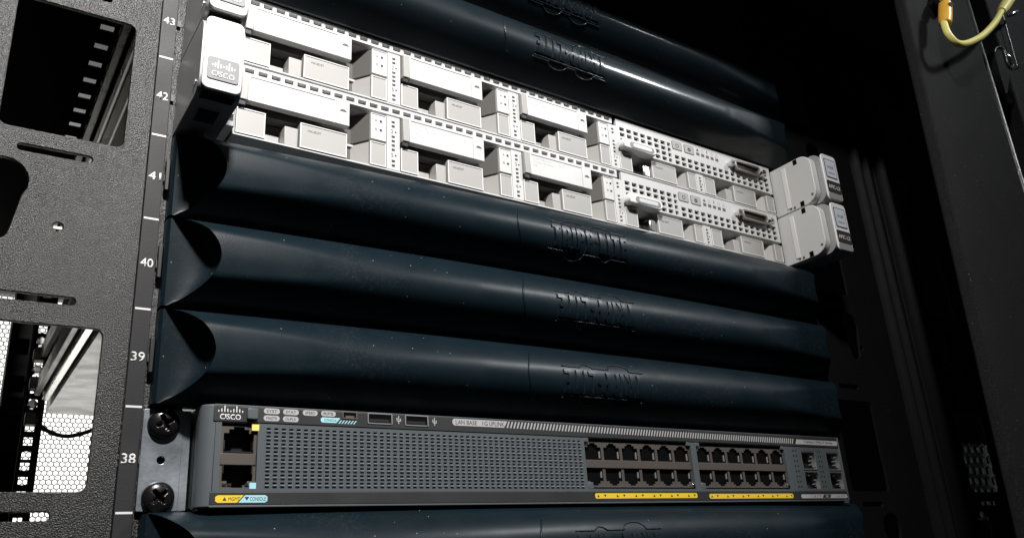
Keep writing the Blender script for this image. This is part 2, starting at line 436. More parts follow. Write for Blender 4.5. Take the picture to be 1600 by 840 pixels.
# ------------------------------------------------------------------ blanking panels
def lip_top(x): return 8 + 6.0 * max(0.0, 1 - (abs(x) / 240.0) ** 2.2)
def lip_bot(x): return 8 + 1.2 * max(0.0, 1 - (abs(x) / 240.0) ** 2.2)
def bulge(x, z):
    """how far the panel stands out from the rail, z measured from its lower edge"""
    t = (z - 22.0) / 21.4; t = max(-1.0, min(1.0, t))
    ex = 0.72 if t > 0 else 0.72 + 0.33 * min(1.0, -t * 2.0)
    w = (t + 1) / 2
    base = lip_bot(x) * (1 - w) + lip_top(x) * w
    main = base + (28.0 - base) * max(0.0, 1 - t * t) ** ex
    a = abs(x)
    end = 27.6 - max(0.0, a - 158) * 0.045 - 3.4 * abs(t) ** 1.7 - 9 * abs(t) ** 6
    end = max(end, base)
    if a > 150:
        d = (main - end)
        main = main - (0.5 * (d + math.sqrt(d * d + 0.03)))
    return max(main, 8.0)
def rim_x(z):
    t = max(-1.0, min(1.0, (z - 22.0) / 21.4))
    return 239.0 - 19.0 * max(0.0, 1 - t * t) ** 0.8
def make_panel_mesh():
    bm = bmesh.new()
    NX, NZ = 150, 44
    zs = [22 - 21.4 * math.cos(math.pi * j / NZ) for j in range(NZ + 1)]
    ss = [math.sin(math.pi / 2 * (-1 + 2 * i / NX) * 1.0) * 0.55 + (-1 + 2 * i / NX) * 0.45 for i in range(NX + 1)]
    V = [[None] * (NZ + 1) for _ in range(NX + 1)]
    for i, s in enumerate(ss):
        for j, z in enumerate(zs):
            x = s * rim_x(z); V[i][j] = bm.verts.new((x, -bulge(x, z), z))
    for i in range(NX):
        for j in range(NZ): bm.faces.new((V[i][j], V[i + 1][j], V[i + 1][j + 1], V[i][j + 1]))
    # scooped ends
    for side, i0 in ((-1, 0), (1, NX)):
        prev = [V[i0][j] for j in range(NZ + 1)]
        for q in range(1, 9):
            w = q / 8.0; cur = []
            for j, z in enumerate(zs):
                xr = rim_x(z); P = bulge(xr, z)
                x = xr - 1.2 * math.sin(math.pi * min(1, w * 1.5)) * (P > 12) + (239.6 - xr) * w ** 2.2
                y = P - (P - 7.9) * (1 - (1 - w) ** 2.6)
                cur.append(bm.verts.new((side * x, -y, z)))
            for j in range(NZ):
                f = (prev[j], prev[j + 1], cur[j + 1], cur[j]) if side > 0 else (prev[j + 1], prev[j], cur[j], cur[j + 1])
                try: bm.faces.new(f)
                except ValueError: pass
            prev = cur
        # flat outer flange back to the rail
        back = [bm.verts.new((side * 241.0, 0.2, z)) for z in zs]; mid = [bm.verts.new((side * 241.0, -6.4, z)) for z in zs]
        for a, b in ((prev, mid), (mid, back)):
            for j in range(NZ):
                f = (a[j], a[j + 1], b[j + 1], b[j]) if side > 0 else (a[j + 1], a[j], b[j], b[j + 1])
                bm.faces.new(f)
    # top and bottom returns
    for j, dz in ((NZ, 0.5), (0, -0.4)):
        a = [V[i][j] for i in range(NX + 1)]
        b = [bm.verts.new((v.co.x, v.co.y + 1.2, v.co.z + dz)) for v in a]
        c = [bm.verts.new((v.co.x, 0.2, v.co.z + dz)) for v in a]
        for p_, q_ in ((a, b), (b, c)):
            for i in range(NX):
                f = (p_[i], p_[i + 1], q_[i + 1], q_[i]) if j else (p_[i + 1], p_[i], q_[i], q_[i + 1])
                bm.faces.new(f)
    bmesh.ops.remove_doubles(bm, verts=bm.verts, dist=1e-4)
    for v in bm.verts: v.co *= MM
    me = bpy.data.meshes.new('panel_shell'); bm.to_mesh(me); bm.free()
    for f in me.polygons: f.use_smooth = True
    me.set_sharp_from_angle(angle=math.radians(38))
    me.materials.append(M['panel'])
    return me
PANEL = make_panel_mesh()
def on_bulge(x, z, h): return (x, -bulge(x, z) - h, z)
def wrap_text(me, inverted, h):
    """lay letters (x,z about 0) on the bulge at mid height, standing h proud"""
    bm = bmesh.new(); bm.from_mesh(me)
    k = -0.012
    while k < 0.012:
        bmesh.ops.bisect_plane(bm, geom=bm.verts[:] + bm.edges[:] + bm.faces[:], plane_co=(0, 0, k), plane_no=(0, 0, 1)); k += 0.0011
    for v in bm.verts:
        x, z = v.co.x / MM, v.co.z / MM
        if inverted: x, z = -x, -z
        zz = 21.2 + z; hh = h if v.co.y < -0.00025 else -0.5
        v.co = Vector(on_bulge(x - 1.0, zz, hh)) * MM
    bm.to_mesh(me); bm.free(); return me
def make_logo(inverted):
    H, T = 13.4, 2.4                                     # letter height and stroke
    def bowl(w, z0, z1, inset=0.0):                        # right hand side of a P or R, going up
        r = (z1 - z0) / 2 - inset
        return [(w - r - inset + r * math.cos(math.radians(a)), (z0 + z1) / 2 + r * math.sin(math.radians(a))) for a in range(-90, 91, 18)]
    def p_(w): return [[(0, 0), (T, 0), (T, 4.6)] + bowl(w, 4.6, H) + [(0, H)], [(T, 7.2), (T, 10.6)] + bowl(w, 4.6, H, 2.3)[::-1]]
    def r__(w): return [[(0, 0), (T, 0), (T, 4.6), (3.0, 4.6), (w - T - 0.1, 0), (w, 0), (w - 2.4, 5.0)] + bowl(w, 4.6, H)[1:] + [(0, H)], [(T, 7.2), (T, 10.6)] + bowl(w, 4.6, H, 2.3)[::-1]]
    t_ = lambda w: [[((w - T) / 2, 0), ((w + T) / 2, 0), ((w + T) / 2, H - 2.5), (w, H - 2.5), (w, H), (0, H), (0, H - 2.5), ((w - T) / 2, H - 2.5)]]
    i_ = lambda w: [[(0, 0), (w, 0), (w, H), (0, H)]]
    l_ = lambda w: [[(0, 0), (w, 0), (w, 2.5), (T, 2.5), (T, H), (0, H)]]
    e_ = lambda w: [[(0, 0), (w, 0), (w, 2.4), (T, 2.4), (T, 5.5), (w - 0.9, 5.5), (w - 0.9, 7.8), (T, 7.8), (T, H - 2.4), (w, H - 2.4), (w, H), (0, H)]]
    d_ = lambda w: [circ(w / 2, H / 2, w / 2, 12)]
    x = -29.0; mes = []
    for fn, w in ((t_, 6.4), (r__, 6.2), (i_, T), (p_, 6.0), (p_, 6.0), (d_, 2.2), (l_, 5.2), (i_, T), (t_, 6.4), (e_, 5.3)):
        m_ = curve_mesh('letter', fn(w), 0.5)
        mes.append((m_, Matrix.Translation(((x) * MM, -0.00025, -H / 2 * MM)))); x += w + 1.1
    me = join_me('raised_lettering', mes)
    bmx = bmesh.new(); bmx.from_mesh(me); bmesh.ops.remove_doubles(bmx, verts=bmx.verts, dist=1e-7); bmx.to_mesh(me); bmx.free()
    wrap_text(me, inverted, 0.8)
    me.materials.append(M['panel'])
    mb = MB()
    sg = -1 if inverted else 1
    def path(pts):
        dense = []
        for (a, b), (c, d) in zip(pts[:-1], pts[1:]):
            nn = max(1, int(math.hypot(c - a, d - b) / 1.0))
            dense += [(a + (c - a) * q / nn, b + (d - b) * q / nn) for q in range(nn)]
        dense.append(pts[-1])
        mb.tube([on_bulge(sg * a - 1.0, 21.2 + sg * b, 0.05) for a, b in dense], 0.42, 6)
    def arc(cx, cz, R, H, up):
        return [(cx - R * math.cos(math.pi * q / 14), cz + up * H * math.sin(math.pi * q / 14)) for q in range(15)]
    path([(-31, 8.9), (-19.5, 8.9)] + arc(-12.5, 8.9, 7.5, 2.6, 1) + [(-4, 8.9), (3, 8.9)] + arc(10, 8.9, 7.5, 2.6, 1) + [(18, 8.9), (30, 8.9)])
    path([(-31, -8.6), (-20, -8.6)] + arc(-12, -8.6, 8, 4.0, -1) + [(-3, -8.6), (8, -8.6), (10.5, -10.2), (14, -10.6), (17, -8.6), (30, -8.6)])
    path([(-29, 7.9), (29, 7.9)])
    lines = mb.me('logo_lines')
    for f in lines.polygons: f.use_smooth = True
    lines.materials.append(M['panel'])
    seam = MB().tube([on_bulge(-50 - 4.5 * math.sin(math.pi * q / 20), 10 + 26 * q / 20, 0.15) for q in range(21)], 0.5, 6).me('mould_line')
    for f in seam.polygons: f.use_smooth = True
    seam.materials.append(M['panel'])
    return me, lines, seam
LOGO = {True: make_logo(True), False: make_logo(False)}
panels = [
    (45, True, 'near-black curved blank panel in the topmost slot, its lettering lost in shadow'),
    (44, True, 'dark curved blank panel directly above the pale servers, crossed by a bright white glint'),
    (41, False, 'dark blue curved blank panel directly beneath the two pale servers, with upright raised lettering'),
    (40, True, 'dark blue curved blank panel beside the printed rail number 40, with upside-down lettering'),
    (39, True, 'dark blue curved blank panel beside the printed rail number 39, directly above the switch'),
    (37, True, 'dark curved blank panel below the network switch, cut off by the bottom of the photo'),
]
def finish(o, num):        # the lower panels are dulled by dust, the upper ones still shine
    o.material_slots[0].link = 'OBJECT'; o.material_slots[0].material = M['panel' if num > 43 else 'dusty']
for num, inv, lab in panels:
    t = thing('blanking_panel', lab, 'blanking panel', (0, 0, (num - 38) * U), 'curved blanking panels in the rack')
    if num > 43: t.rotation_euler = (0, math.radians(0.8), 0); t.location.z += 0.0012
    sh = bpy.data.objects.new('panel_shell', PANEL); COL.objects.link(sh); sh.parent = t; finish(sh, num)
    for nm, me in zip(('raised_lettering', 'logo_outline', 'mould_line'), LOGO[inv]):
        o = bpy.data.objects.new(nm, me); COL.objects.link(o); o.parent = t; finish(o, num)
        if num <= 43 and nm != 'mould_line': o.material_slots[0].material = M['letter']
        if nm == 'raised_lettering':
            bv = o.modifiers.new('bevel', 'BEVEL'); bv.width = 0.00028; bv.segments = 2; bv.limit_method = 'ANGLE'; bv.angle_limit = math.radians(50)
    # side clip at the left flange
    MB().box(-243.0, -241.2, -3.6, -0.6, 15, 31).ob('side_clip', 'black', t, bevel=0.3)

# ------------------------------------------------------------------ servers
YF = -7.0
srv = thing('rack_server', 'lower of the two pale grey rack servers, just above the dark curved panels', 'server', (0, 0, 182.4), 'pale grey rack servers')
srv.rotation_euler = (0, math.radians(0.6), 0)
ch = box('chassis', 'steel', srv, -214.5, 214.5, 8, 748, 0.3, 41.6, bevel=0.4)
box('slide_rail', 'alu', srv, -224, -216.5, 30, 700, 6, 36, bevel=1.0)
box('slide_rail', 'steel', srv, -232, -226, 30, 706, 12, 30, bevel=1.0)
box('slide_rail', 'steel', srv, 216.5, 232, 30, 700, 6, 36, bevel=1.0)
# inner back of the bays
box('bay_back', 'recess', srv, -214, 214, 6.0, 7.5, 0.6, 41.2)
# vent strip over the drive columns
holes = [(-209.6 + 7.12 * k, -209.6 + 7.12 * k + 5.0, 37.7, 40.5) for k in range(36)]
mb = grid_plate(MB(), -214, 46.6, 36.2, 42.0, YF, 3.0, holes)
mb.box(-213.6, 46.2, -3.9, 6, 35.6, 36.15)
mb.ob('vent_strip', 'white', srv)
mb = MB()
for k in range(36):
    x = -209.6 + 7.12 * k
    mb.box(x + 0.2, x + 4.8, -2.5, -1.8, 38.9, 39.3)
mb.box(-213, 46, 2.5, 3.0, 36.4, 41.6)
mb.ob('vent_backing', 'recess', srv)
# bottom lip
box('bottom_lip', 'white', srv, -214, 214, YF - 0.4, 6, -0.5, 0.5, bevel=0.2)
box('end_frame', 'white', srv, -214.2, -212.8, YF - 0.3, 6, 0.5, 36.1, bevel=0.2)
# column dividers with indicator windows
def divider(x0, x1, z1, numerals):
    xm = (x0 + x1) / 2; holes = []
    zz = [31.2, 28.4, 21.6, 18.8, 16.0, 13.2, 6.0, 3.2] if z1 > 20 else [12.4, 9.9, 5.0, 2.5]
    for z in zz: holes.append((xm - 1.1, xm + 1.1, z - 0.8, z + 0.8))
    d = grid_plate(MB(), x0, x1, 0.6, z1, YF - 0.6, 8, holes, back=False).ob('bay_divider', 'white', srv)
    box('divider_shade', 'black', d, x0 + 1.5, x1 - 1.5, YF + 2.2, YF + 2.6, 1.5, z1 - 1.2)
    for body, z in numerals:
        text('bay_number', body, 'print_dark', d, xm - 0.7, YF - 0.6, z, 2.5)
        MB().add([(xm + 1.0, YF - 0.66, z + 0.8), (xm + 1.0, YF - 0.66, z - 0.8), (xm + 2.3, YF - 0.66, z)], [(0, 1, 2)]).ob('bay_arrow', 'print_dark', d)
divider(-128, -119.8, 34.6, (('2', 25.0), ('5', 9.8)))
divider(-42, -34.2, 34.6, (('3', 25.0), ('6', 9.8)))
divider(42.0, 49.6, 34.6, (('7', 9.0),))
divider(125.4, 132.8, 15.4, (('8', 7.4),))
# drive carriers
def wedge(mb, x0, x1, x2, z0, z1):
    """slanted cheek from deep in the bay out to the status block"""
    mb.hexa([(x0, 5.8, z0), (x1, YF + 1.2, z0), (x1, YF + 1.2, z1), (x0, 5.8, z1)], [(x2, 5.9, z0), (x2, 5.8, z0), (x2, 5.8, z1), (x2, 5.9, z1)])
def panel_face(name, m, par, x0, x1, z0, z1, yf, rimw=0.55):
    """block with a pale raised border round its front"""
    b = box(name, m, par, x0, x1, yf, 5.6, z0, z1, bevel=0.25)
    mb = grid_plate(MB(), x0 + 0.05, x1 - 0.05, z0 + 0.05, z1 - 0.05, yf - 0.32, 0.34, [(x0 + rimw, x1 - rimw, z0 + rimw, z1 - rimw)], back=False)
    mb.ob('face_border', 'rim', b); return b
def holes_dark(par, x, z):
    for a, b, r in ((0, 0, 1.5), (3.2, 1.0, 1.3), (0.4, 3.0, 0.9)):
        MB().tube([(x + a, 5.2, z + b), (x + a, 5.75, z + b)], r, 6).ob('socket_hole', 'black', par)
def drive_low(xl, xr, z0=0.8, z1=15.6, label='HX-SD2T', shiny=False):
    hb = 16 if xr - xl > 80 else (11 if xr - xl > 70 else 9.3)
    bl = min(hb, 15)
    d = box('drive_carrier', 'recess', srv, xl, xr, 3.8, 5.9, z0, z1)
    panel_face('hinge_block', 'grey', d, xl, xl + bl, z0, z1, YF - 0.6)
    W = xr - xl
    xa = xl + bl; xb = xl + W * 0.395; xc = xl + W * 0.40; xd = xl + W * 0.715; xe = xl + W * 0.88
    wl = W * 0.09
    box('latch_button', 'chrome' if shiny else 'grey', d, xb - wl, xb - 0.2, YF + 0.4, 3.8, z0, z1 - 3.6, bevel=1.2 if shiny else 0.4)
    box('latch_spine', 'grey', d, xa + 1.0, xb - wl - 0.4, 1.2, 3.7, z0 + 3.0, z0 + 8.0, bevel=0.4)
    f = panel_face('carrier_face', 'grey', d, xc, xd, z0, z1, YF - 0.7)
    text('part_number', label, 'print_dark', f, xc + (xd - xc) * 0.30, YF - 0.72, z1 - 3.9, 1.3)
    mb = MB(); wedge(mb, xe - W * 0.10, xe, xe + 1, z0, z1); mb.ob('slanted_cheek', 'grey', d)
    MB().box(xd + 0.3, xe, 2.6, 5.7, z1 - 0.9, z1 + 0.5).ob('bay_sill', 'white', d, bevel=0.2)
    panel_face('status_block', 'grey', d, xe, xr - 0.4, z0, z1, YF - 0.6)
    holes_dark(d, xd + 2.5, z0 + 2.5)
    return d
def drive_top(xl, xr, txt=True):
    W = xr - xl
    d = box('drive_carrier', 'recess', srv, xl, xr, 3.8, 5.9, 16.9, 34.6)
    L0, L1 = xl + 0.4, xl + W * 0.72
    # pull-out lever plate standing proud of the bay
    lv = MB().box(L0, L0 + 4.2, YF - 3.4, 3, 19.4, 34.5).ob('release_lever', 'grey', d, bevel=0.35)
    box('lever_plate', 'white', lv, L0 + 4.2, L1, YF - 3.2, YF + 1.0, 19.4, 35.2, bevel=0.3)
    box('lever_groove', 'recess', lv, L0 + 5.0, L1 - 8.5, YF - 3.30, YF - 3.0, 33.3, 33.75)
    box('lever_edge', 'grey', lv, L1 - 8.1, L1 - 7.7, YF - 3.28, YF - 3.0, 19.8, 35.0)
    nt = MB(); c0 = (L1 - 3.8, 27.6)
    vs = [(c0[0] + 2.0 * math.cos(math.pi * q / 10), YF - 3.27, c0[1] + 1.6 * math.sin(math.pi * q / 10)) for q in range(11)]
    nt.add(vs, [tuple(range(10, -1, -1))]); nt.ob('thumb_notch', 'recess', lv)
    if txt:
        for k, s in enumerate(('CE HD1T8K12GN', '12Gbps 10K SAS', '2TB')):
            me = text_mesh(s, 1.55, len(s) * 1.12, 0.03)
            o = link('drive_print', me, 'print_grey', lv); o.location = ((L0 + 6.2 + len(s) * 0.56) * MM, (YF - 3.2) * MM, (31.4 - 2.5 * k) * MM)
    # foot of the lever and what shows below it
    box('lever_foot', 'black', d, L0, L0 + 3.2, YF - 2.6, 3, 16.6, 19.2)
    box('gap_shadow', 'recess', d, L0 + 3.4, L1 + 1, YF + 3, 3.6, 16.2, 19.2)  # dark strip standing for the shade under the lever
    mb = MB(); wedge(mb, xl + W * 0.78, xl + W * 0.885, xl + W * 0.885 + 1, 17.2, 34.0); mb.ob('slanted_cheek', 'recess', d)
    sb = panel_face('status_block', 'white', d, xl + W * 0.885, xr - 0.5, 17.2, 33.8, YF - 0.6, 0.4)
    x = xl + W * 0.885
    for q, zz in enumerate((29.5, 23.8)):
        MB().tube([(x + 6.2, YF - 0.8, zz), (x + 6.2, YF - 0.4, zz)], 0.8, 8).ob('status_light', 'print_dark', sb)
        text('status_icon', ('\u25b2' if False else 'A', 'o')[q], 'print_dark', sb, x + 3.2, YF - 0.6, zz, 1.5)
    holes_dark(d, L1 + 4.0, 20.5)
    return d
for xl, xr in ((-212.6, -128.2), (-119.2, -42.2), (-33.8, 41.6)):
    drive_top(xl, xr, xl > -200); drive_low(xl, xr)
drive_low(49.9, 125.0, 0.8, 14.4, shiny=True)
drive_low(133.2, 212.4, 0.8, 14.4)
# square-hole grille over the right hand drives
gx = [52.6 + 6.62 * k for k in range(24)]
holes = []
rows = [35.0, 30.6, 26.2, 21.8]
for k, x in enumerate(gx):
    for j, z in enumerate(rows):
        if k < 8 and j < 3 or j == 3 and k >= 4 and k < 8: holes.append((x, x + (4.6 if k < 7 else 3.2), z - 3.0, z))
        elif k >= 8 and j >= 2: holes.append((x, x + 4.6, z - 3.0, z))
        elif k >= 22 and j < 2: holes.append((x, x + 4.6, z - 3.0, z))
mb = grid_plate(MB(), 49.8, 212.8, 17.6, 41.0, YF - 0.5, 2.0, holes)
mb.hexa([(49.8, YF - 0.5, 17.55), (212.8, YF - 0.5, 17.55), (212.8, YF - 0.5, 17.6), (49.8, YF - 0.5, 17.6)], [(49.8, 5.8, 14.8), (212.8, 5.8, 14.8), (212.8, 5.8, 17.5), (49.8, 5.8, 17.5)])
gr = mb.ob('square_grille', 'white', srv)
box('grille_backing', 'void', gr, 50, 212.5, 4.6, 5.8, 17.7, 40.8)
for k, (x0, x1) in enumerate(((104.2, 113.6), (116.6, 126.2))):
    b = plate('power_button', 'grey', srv, [rrect(x0, x1, 31.1, 37.6, 0.8, 3)], YF - 0.9, YF - 0.52, bevel=0.12)
    plate('button_rim', 'recess', b, [rrect(x0 - 0.35, x1 + 0.35, 30.8, 37.9, 1.0, 3), rrect(x0, x1, 31.1, 37.6, 0.8, 3)], YF - 0.75, YF - 0.51)
    xm = (x0 + x1) / 2
    plate('button_icon', 'print_dark', b, [circ(xm, 34.2, 1.6), circ(xm, 34.2, 1.15 if k == 0 else 0.5)], YF - 0.97, YF - 0.9)
for k in range(5):
    x = 130.8 + 5.15 * k
    box('status_lamp', 'recess', srv, x - 1.6, x + 1.6, YF - 0.6, YF - 0.45, 32.0, 34.4)
    if k == 0: loops = [[(x - 1.4, 35.6), (x + 1.4, 35.6), (x, 38.2)]]
    elif k == 2: loops = [rrect(x - 0.35, x + 0.35, 36, 38.6, 0.3, 2), circ(x, 36.1, 0.8, 8)][:1]
    elif k == 4: loops = [[(x - 1.6, 35.6), (x - 0.6, 35.6), (x - 0.2, 36.9), (x + 0.3, 36.9), (x + 0.6, 35.6), (x + 1.6, 35.6), (x + 1.6, 36.3), (x + 1.0, 36.5), (x + 0.5, 38.4), (x - 0.5, 38.4), (x - 1.0, 36.5), (x - 1.6, 36.3)]]
    else: loops = [circ(x, 37.0, 1.4, 12), circ(x, 37.0, 0.8, 12)]
    plate('status_icon', 'print_dark' if k in (0, 2) else 'print_grey', srv, loops, YF - 0.58, YF - 0.5)
# pull-out asset tab
tab = plate('asset_tab', 'rim', srv, [[(50.4, 16.2), (77, 15.4), (80.2, 16.6), (81.2, 19), (80.4, 21.6), (77.5, 22.8), (50.4, 22.6)]], -13.5, -6, bevel=0.6)
plate('tab_frame', 'badge', tab, [rrect(55.5, 78.5, 16.6, 21.2, 2.2, 4)], -13.75, -13.4)
plate('tab_label', 'sticker', tab, [rrect(58.5, 76.0, 17.6, 20.4, 1.2, 4)], -13.9, -13.7)
# display connector with jack screws
vg = plate('display_port', 'copper', srv, [rrect(168.5, 197.0, 28.4, 36.6, 2.2, 4), rrect(170.0, 195.5, 29.8, 35.2, 1.4, 4)], YF - 4.2, YF - 0.5, bevel=0.2)
box('port_insert', 'black', vg, 169.6, 195.9, YF - 2.4, YF - 0.4, 29.5, 35.5)
for x in (164.6, 200.6):
    MB().tube([(x, YF - 5.4, 32.6), (x, YF - 0.5, 32.6)], 2.4, 6).ob('jack_screw', 'chrome', vg, bevel=0.3)
    MB().tube([(x, YF - 5.6, 32.6), (x, YF - 5.3, 32.6)], 1.1, 10).ob('screw_hole', 'print_dark', vg)
EARS = []
# ears
def ear(x0, x1, inner):
    """rounded block standing out from the rack plane, made by pushing a side outline along x"""
    yb, yf = -1.5, -49.0
    out = rrect(yf, yb + 10, 0.6, 41.4, 8.0, 7)
    out = [(min(a, yb), b) for a, b in out]
    mb = MB(); n = len(out)
    for x in (x0, x1):
        for a, b in out: mb.v.append((x, a, b))
    mb.f = [tuple(range(n)), tuple(range(2 * n - 1, n - 1, -1))] + [(i, n + i, n + (i + 1) % n, (i + 1) % n) for i in range(n)]
    bm = bmesh.new(); me = mb.me('ear'); bm.from_mesh(me)
    bmesh.ops.recalc_face_normals(bm, faces=bm.faces); bm.to_mesh(me); bm.free()
    return me
el = link('rack_ear', ear(-241.0, -221.5, 1), 'earsteel', srv, bevel=1.1, seg=3)
plate('ear_front', 'rim', el, [rrect(-240.0, -222.4, 1.6, 40.4, 3.0)], -50.3, -48.6, bevel=0.5)
bd = plate('ear_badge', 'badge', el, [rrect(-238.2, -223.8, 6.6, 18.4, 1.4)], -50.75, -50.25, bevel=0.1)
text('badge_name', 'CISCO', 'sticker', bd, -231, -50.75, 9.6, 3.0, 10.5, offset=0.02)
for k, h in enumerate((1.2, 2.4, 4.4, 2.4, 1.3, 2.4, 4.4, 2.4, 1.2)):
    x = -236.0 + 1.25 * k; zc = 14.0 + (0.6 if h > 3 else 0)
    plate('badge_bar', 'sticker', bd, [rrect(x - 0.33, x + 0.33, zc - h / 2, zc + h / 2, 0.32, 3)], -50.82, -50.75)
box('ear_latch', 'black', el, -236.5, -227, -33, -22, -0.35, 0.7, bevel=0.3)
box('latch_window', 'void', el, -239, -224, -47.5, -42, 0.45, 0.58)
MB().tube([(-241.4, -42, 8), (-240.9, -42, 8)], 1.6, 12).ob('ear_rivet', 'chrome', el)
box('ear_hinge', 'white', srv, -221.4, -214.4, -12, 5, 0.8, 41, bevel=0.5)
for z in (8, 20, 33):
    box('hinge_tab', 'rim', srv, -219, -215.4, -14.5, -11.8, z - 2, z + 2, bevel=0.4)
er = link('rack_ear', ear(221.5, 241.0, 0), 'earsteel', srv, bevel=1.1, seg=3)
# inner cheek of the right ear: a slightly larger plate with slots
def cheek(x0, x1, ya, yb):
    Rr = 10.5
    out = [(yb, 0.4)] + [(ya + Rr - Rr * math.sin(math.radians(10 * k)), 0.4 + Rr - Rr * math.cos(math.radians(10 * k))) for k in range(0, 10)]
    out += [(ya + Rr - Rr * math.cos(math.radians(10 * k)), 41.6 - Rr + Rr * math.sin(math.radians(10 * k))) for k in range(1, 10)] + [(yb, 41.6)]
    mb = MB(); n = len(out)
    for x in (x0, x1):
        for a, b in out: mb.v.append((x, a, b))
    mb.f = [tuple(range(n)), tuple(range(2 * n - 1, n - 1, -1))] + [(i, n + i, n + (i + 1) % n, (i + 1) % n) for i in range(n)]
    bm = bmesh.new(); me = mb.me('cheek'); bm.from_mesh(me); bmesh.ops.recalc_face_normals(bm, faces=bm.faces); bm.to_mesh(me); bm.free()
    return me
ck = link('ear_cheek', cheek(214.8, 221.2, -45, -6), 'white', er, bevel=0.7, seg=3)
box('cheek_strip', 'rim', er, 214.2, 214.8, -21.5, -17.5, 3.5, 38.5, bevel=0.2)
box('cheek_slot', 'void', er, 214.55, 214.85, -33.0, -29.5, 37.0, 41.0)
box('cheek_slot', 'void', er, 214.55, 214.85, -33.0, -29.5, 1.0, 5.0)
for a, b in ((-41.5, 7.0), (-20.5, 3.0), (-24, 2.6)):
    MB().tube([(214.5, a, b), (214.9, a, b)], 1.0, 10).ob('ear_rivet', 'recess', er)
plate('ear_front', 'rim', er, [rrect(222.2, 240.4, 1.4, 40.6, 3.2)], -50.0, -48.6, bevel=0.5)
st = plate('maker_sticker', 'blue', er, [rrect(224.6, 238.0, 20.4, 36.6, 0.8, 3)], -50.35, -49.95)
plate('sticker_face', 'sticker', st, [rrect(225.3, 237.3, 21.1, 35.9, 0.5, 3)], -50.42, -50.34)
text('sticker_print', 'intel', 'blue', st, 231.3, -50.42, 30.0, 3.0, 7.0)
text('sticker_print', 'XEON', 'blue', st, 231.3, -50.42, 24.6, 1.8, 7.6)
nb = plate('name_label', 'print_dark', er, [rrect(223.4, 239.4, 7.6, 17.6, 0.8, 3)], -50.3, -49.95)
text('label_print', 'APIC-L2', 'print_white', nb, 231.4, -50.3, 12.6, 3.2, 13.6)
plate('badge_base', 'earsteel', er, [rrect(222.8, 239.9, 2.0, 7.2, 2.4)], -50.25, -49.9)
def depth(o):
    k = 0
    while o.parent: o = o.parent; k += 1
    return k
def flatten(root):
    for o in list(root.children_recursive):
        while depth(o) > 2: o.parent = o.parent.parent
flatten(srv)
el.location.z = -0.0065; er.location.z = -0.0030
srv2 = dup(srv, (1.0, 0, 225.2), 'upper of the two pale grey rack servers, stacked on the other one')
srv2.rotation_euler = (0, math.radians(0.8), 0)

# ------------------------------------------------------------------ network switch
sw = thing('network_switch', 'slim slate grey network switch with two banks of network ports below the curved panels', 'network switch', (0, 0, 0))
YS = -16.6
box('housing', 'black', sw, -222.2, 222.2, YS + 8, 240, 0.8, 43.8, bevel=0.5)
# bezel: plate with the openings
holes = []
for c in range(52):
    for rw in range(8):
        x = -192.6 + 3.475 * c; z = 34.6 - 3.41 * rw
        holes.append((round(x - 0.95, 3), round(x + 0.95, 3), round(z - 0.85, 3), round(z + 0.1, 3)))
for bx0, bx1 in ((-213.4, -197.4), (-11.6, 72.6), (77.4, 161.2)):
    holes.append((bx0, bx1, 8.2, 36.4))
for c in (170.6, 173.4, 197.0, 199.8):
    for rw in range(8):
        z = 34.2 - 3.41 * rw; holes.append((c - 0.7, c + 0.7, round(z - 1.3, 3), z))
for a, b in ((178.4, 194.0), (205.6, 220.4)): holes.append((a, b, 7.8, 34.0))
bz = grid_plate(MB(), -216, 221.6, 6.9, 36.6, YS, 3.0, holes, back=False).ob('bezel', 'slate', sw)
box('bezel_backing', 'void', bz, -196, 178, YS + 3.0, YS + 3.5, 7.0, 36.5)
# louvre lips under each vent slot
mb = MB()
for c in range(52):
    for rw in range(8):
        x = -192.6 + 3.475 * c; z = 34.6 - 3.41 * rw
        mb.add([(x - 0.95, YS - 0.02, z - 0.86), (x + 0.95, YS - 0.02, z - 0.86), (x + 0.95, YS - 0.75, z - 1.5), (x - 0.95, YS - 0.75, z - 1.5), (x + 0.95, YS - 0.02, z - 2.0), (x - 0.95, YS - 0.02, z - 2.0)],
               [(0, 3, 2, 1), (3, 5, 4, 2), (1, 2, 4), (0, 5, 3)])
mb.ob('vent_louvres', 'slate_gloss', bz, kind='stuff')
# rounded left end, right edge, top and bottom rails of the front
n = 8; prof = [(-216, YS)] + [(-216 - 6.2 * math.sin(math.pi / 2 * k / n), YS + 5.5 * (1 - math.cos(math.pi / 2 * k / n))) for k in range(1, n + 1)] + [(-222.2, YS + 10), (-216, YS + 10)]
mb = MB(); n = len(prof)
for z in (0.4, 44.2):
    for a, b in prof: mb.v.append((a, b, z))
mb.f = [tuple(range(n - 1, -1, -1)), tuple(range(n, 2 * n))] + [((i + 1) % n, i, n + i, n + (i + 1) % n)[::-1] for i in range(n)]
e = mb.ob('end_cap', 'slate', sw, bevel=0.5)
box('end_cap', 'slate', sw, 221.6, 223.2, YS - 0.2, YS + 9, 0.4, 44.2, bevel=0.4)
box('top_strip', 'charcoal', sw, -217.2, 221.4, YS - 0.35, YS + 4, 36.7, 43.7, bevel=0.25)
box('top_edge', 'slate', sw, -217, 221.6, YS - 0.1, YS + 8, 43.75, 44.3, bevel=0.15)
box('bottom_strip', 'charcoal', sw, -216.9, 221.4, YS - 0.3, YS + 4, 1.2, 6.8, bevel=0.25)
box('bottom_edge', 'slate', sw, -217, 221.6, YS - 0.15, YS + 8, 0.3, 1.15, bevel=0.15)
box('under_step', 'black', sw, -221, 221, YS + 3, 60, -0.6, 0.8)
YP = YS - 0.35
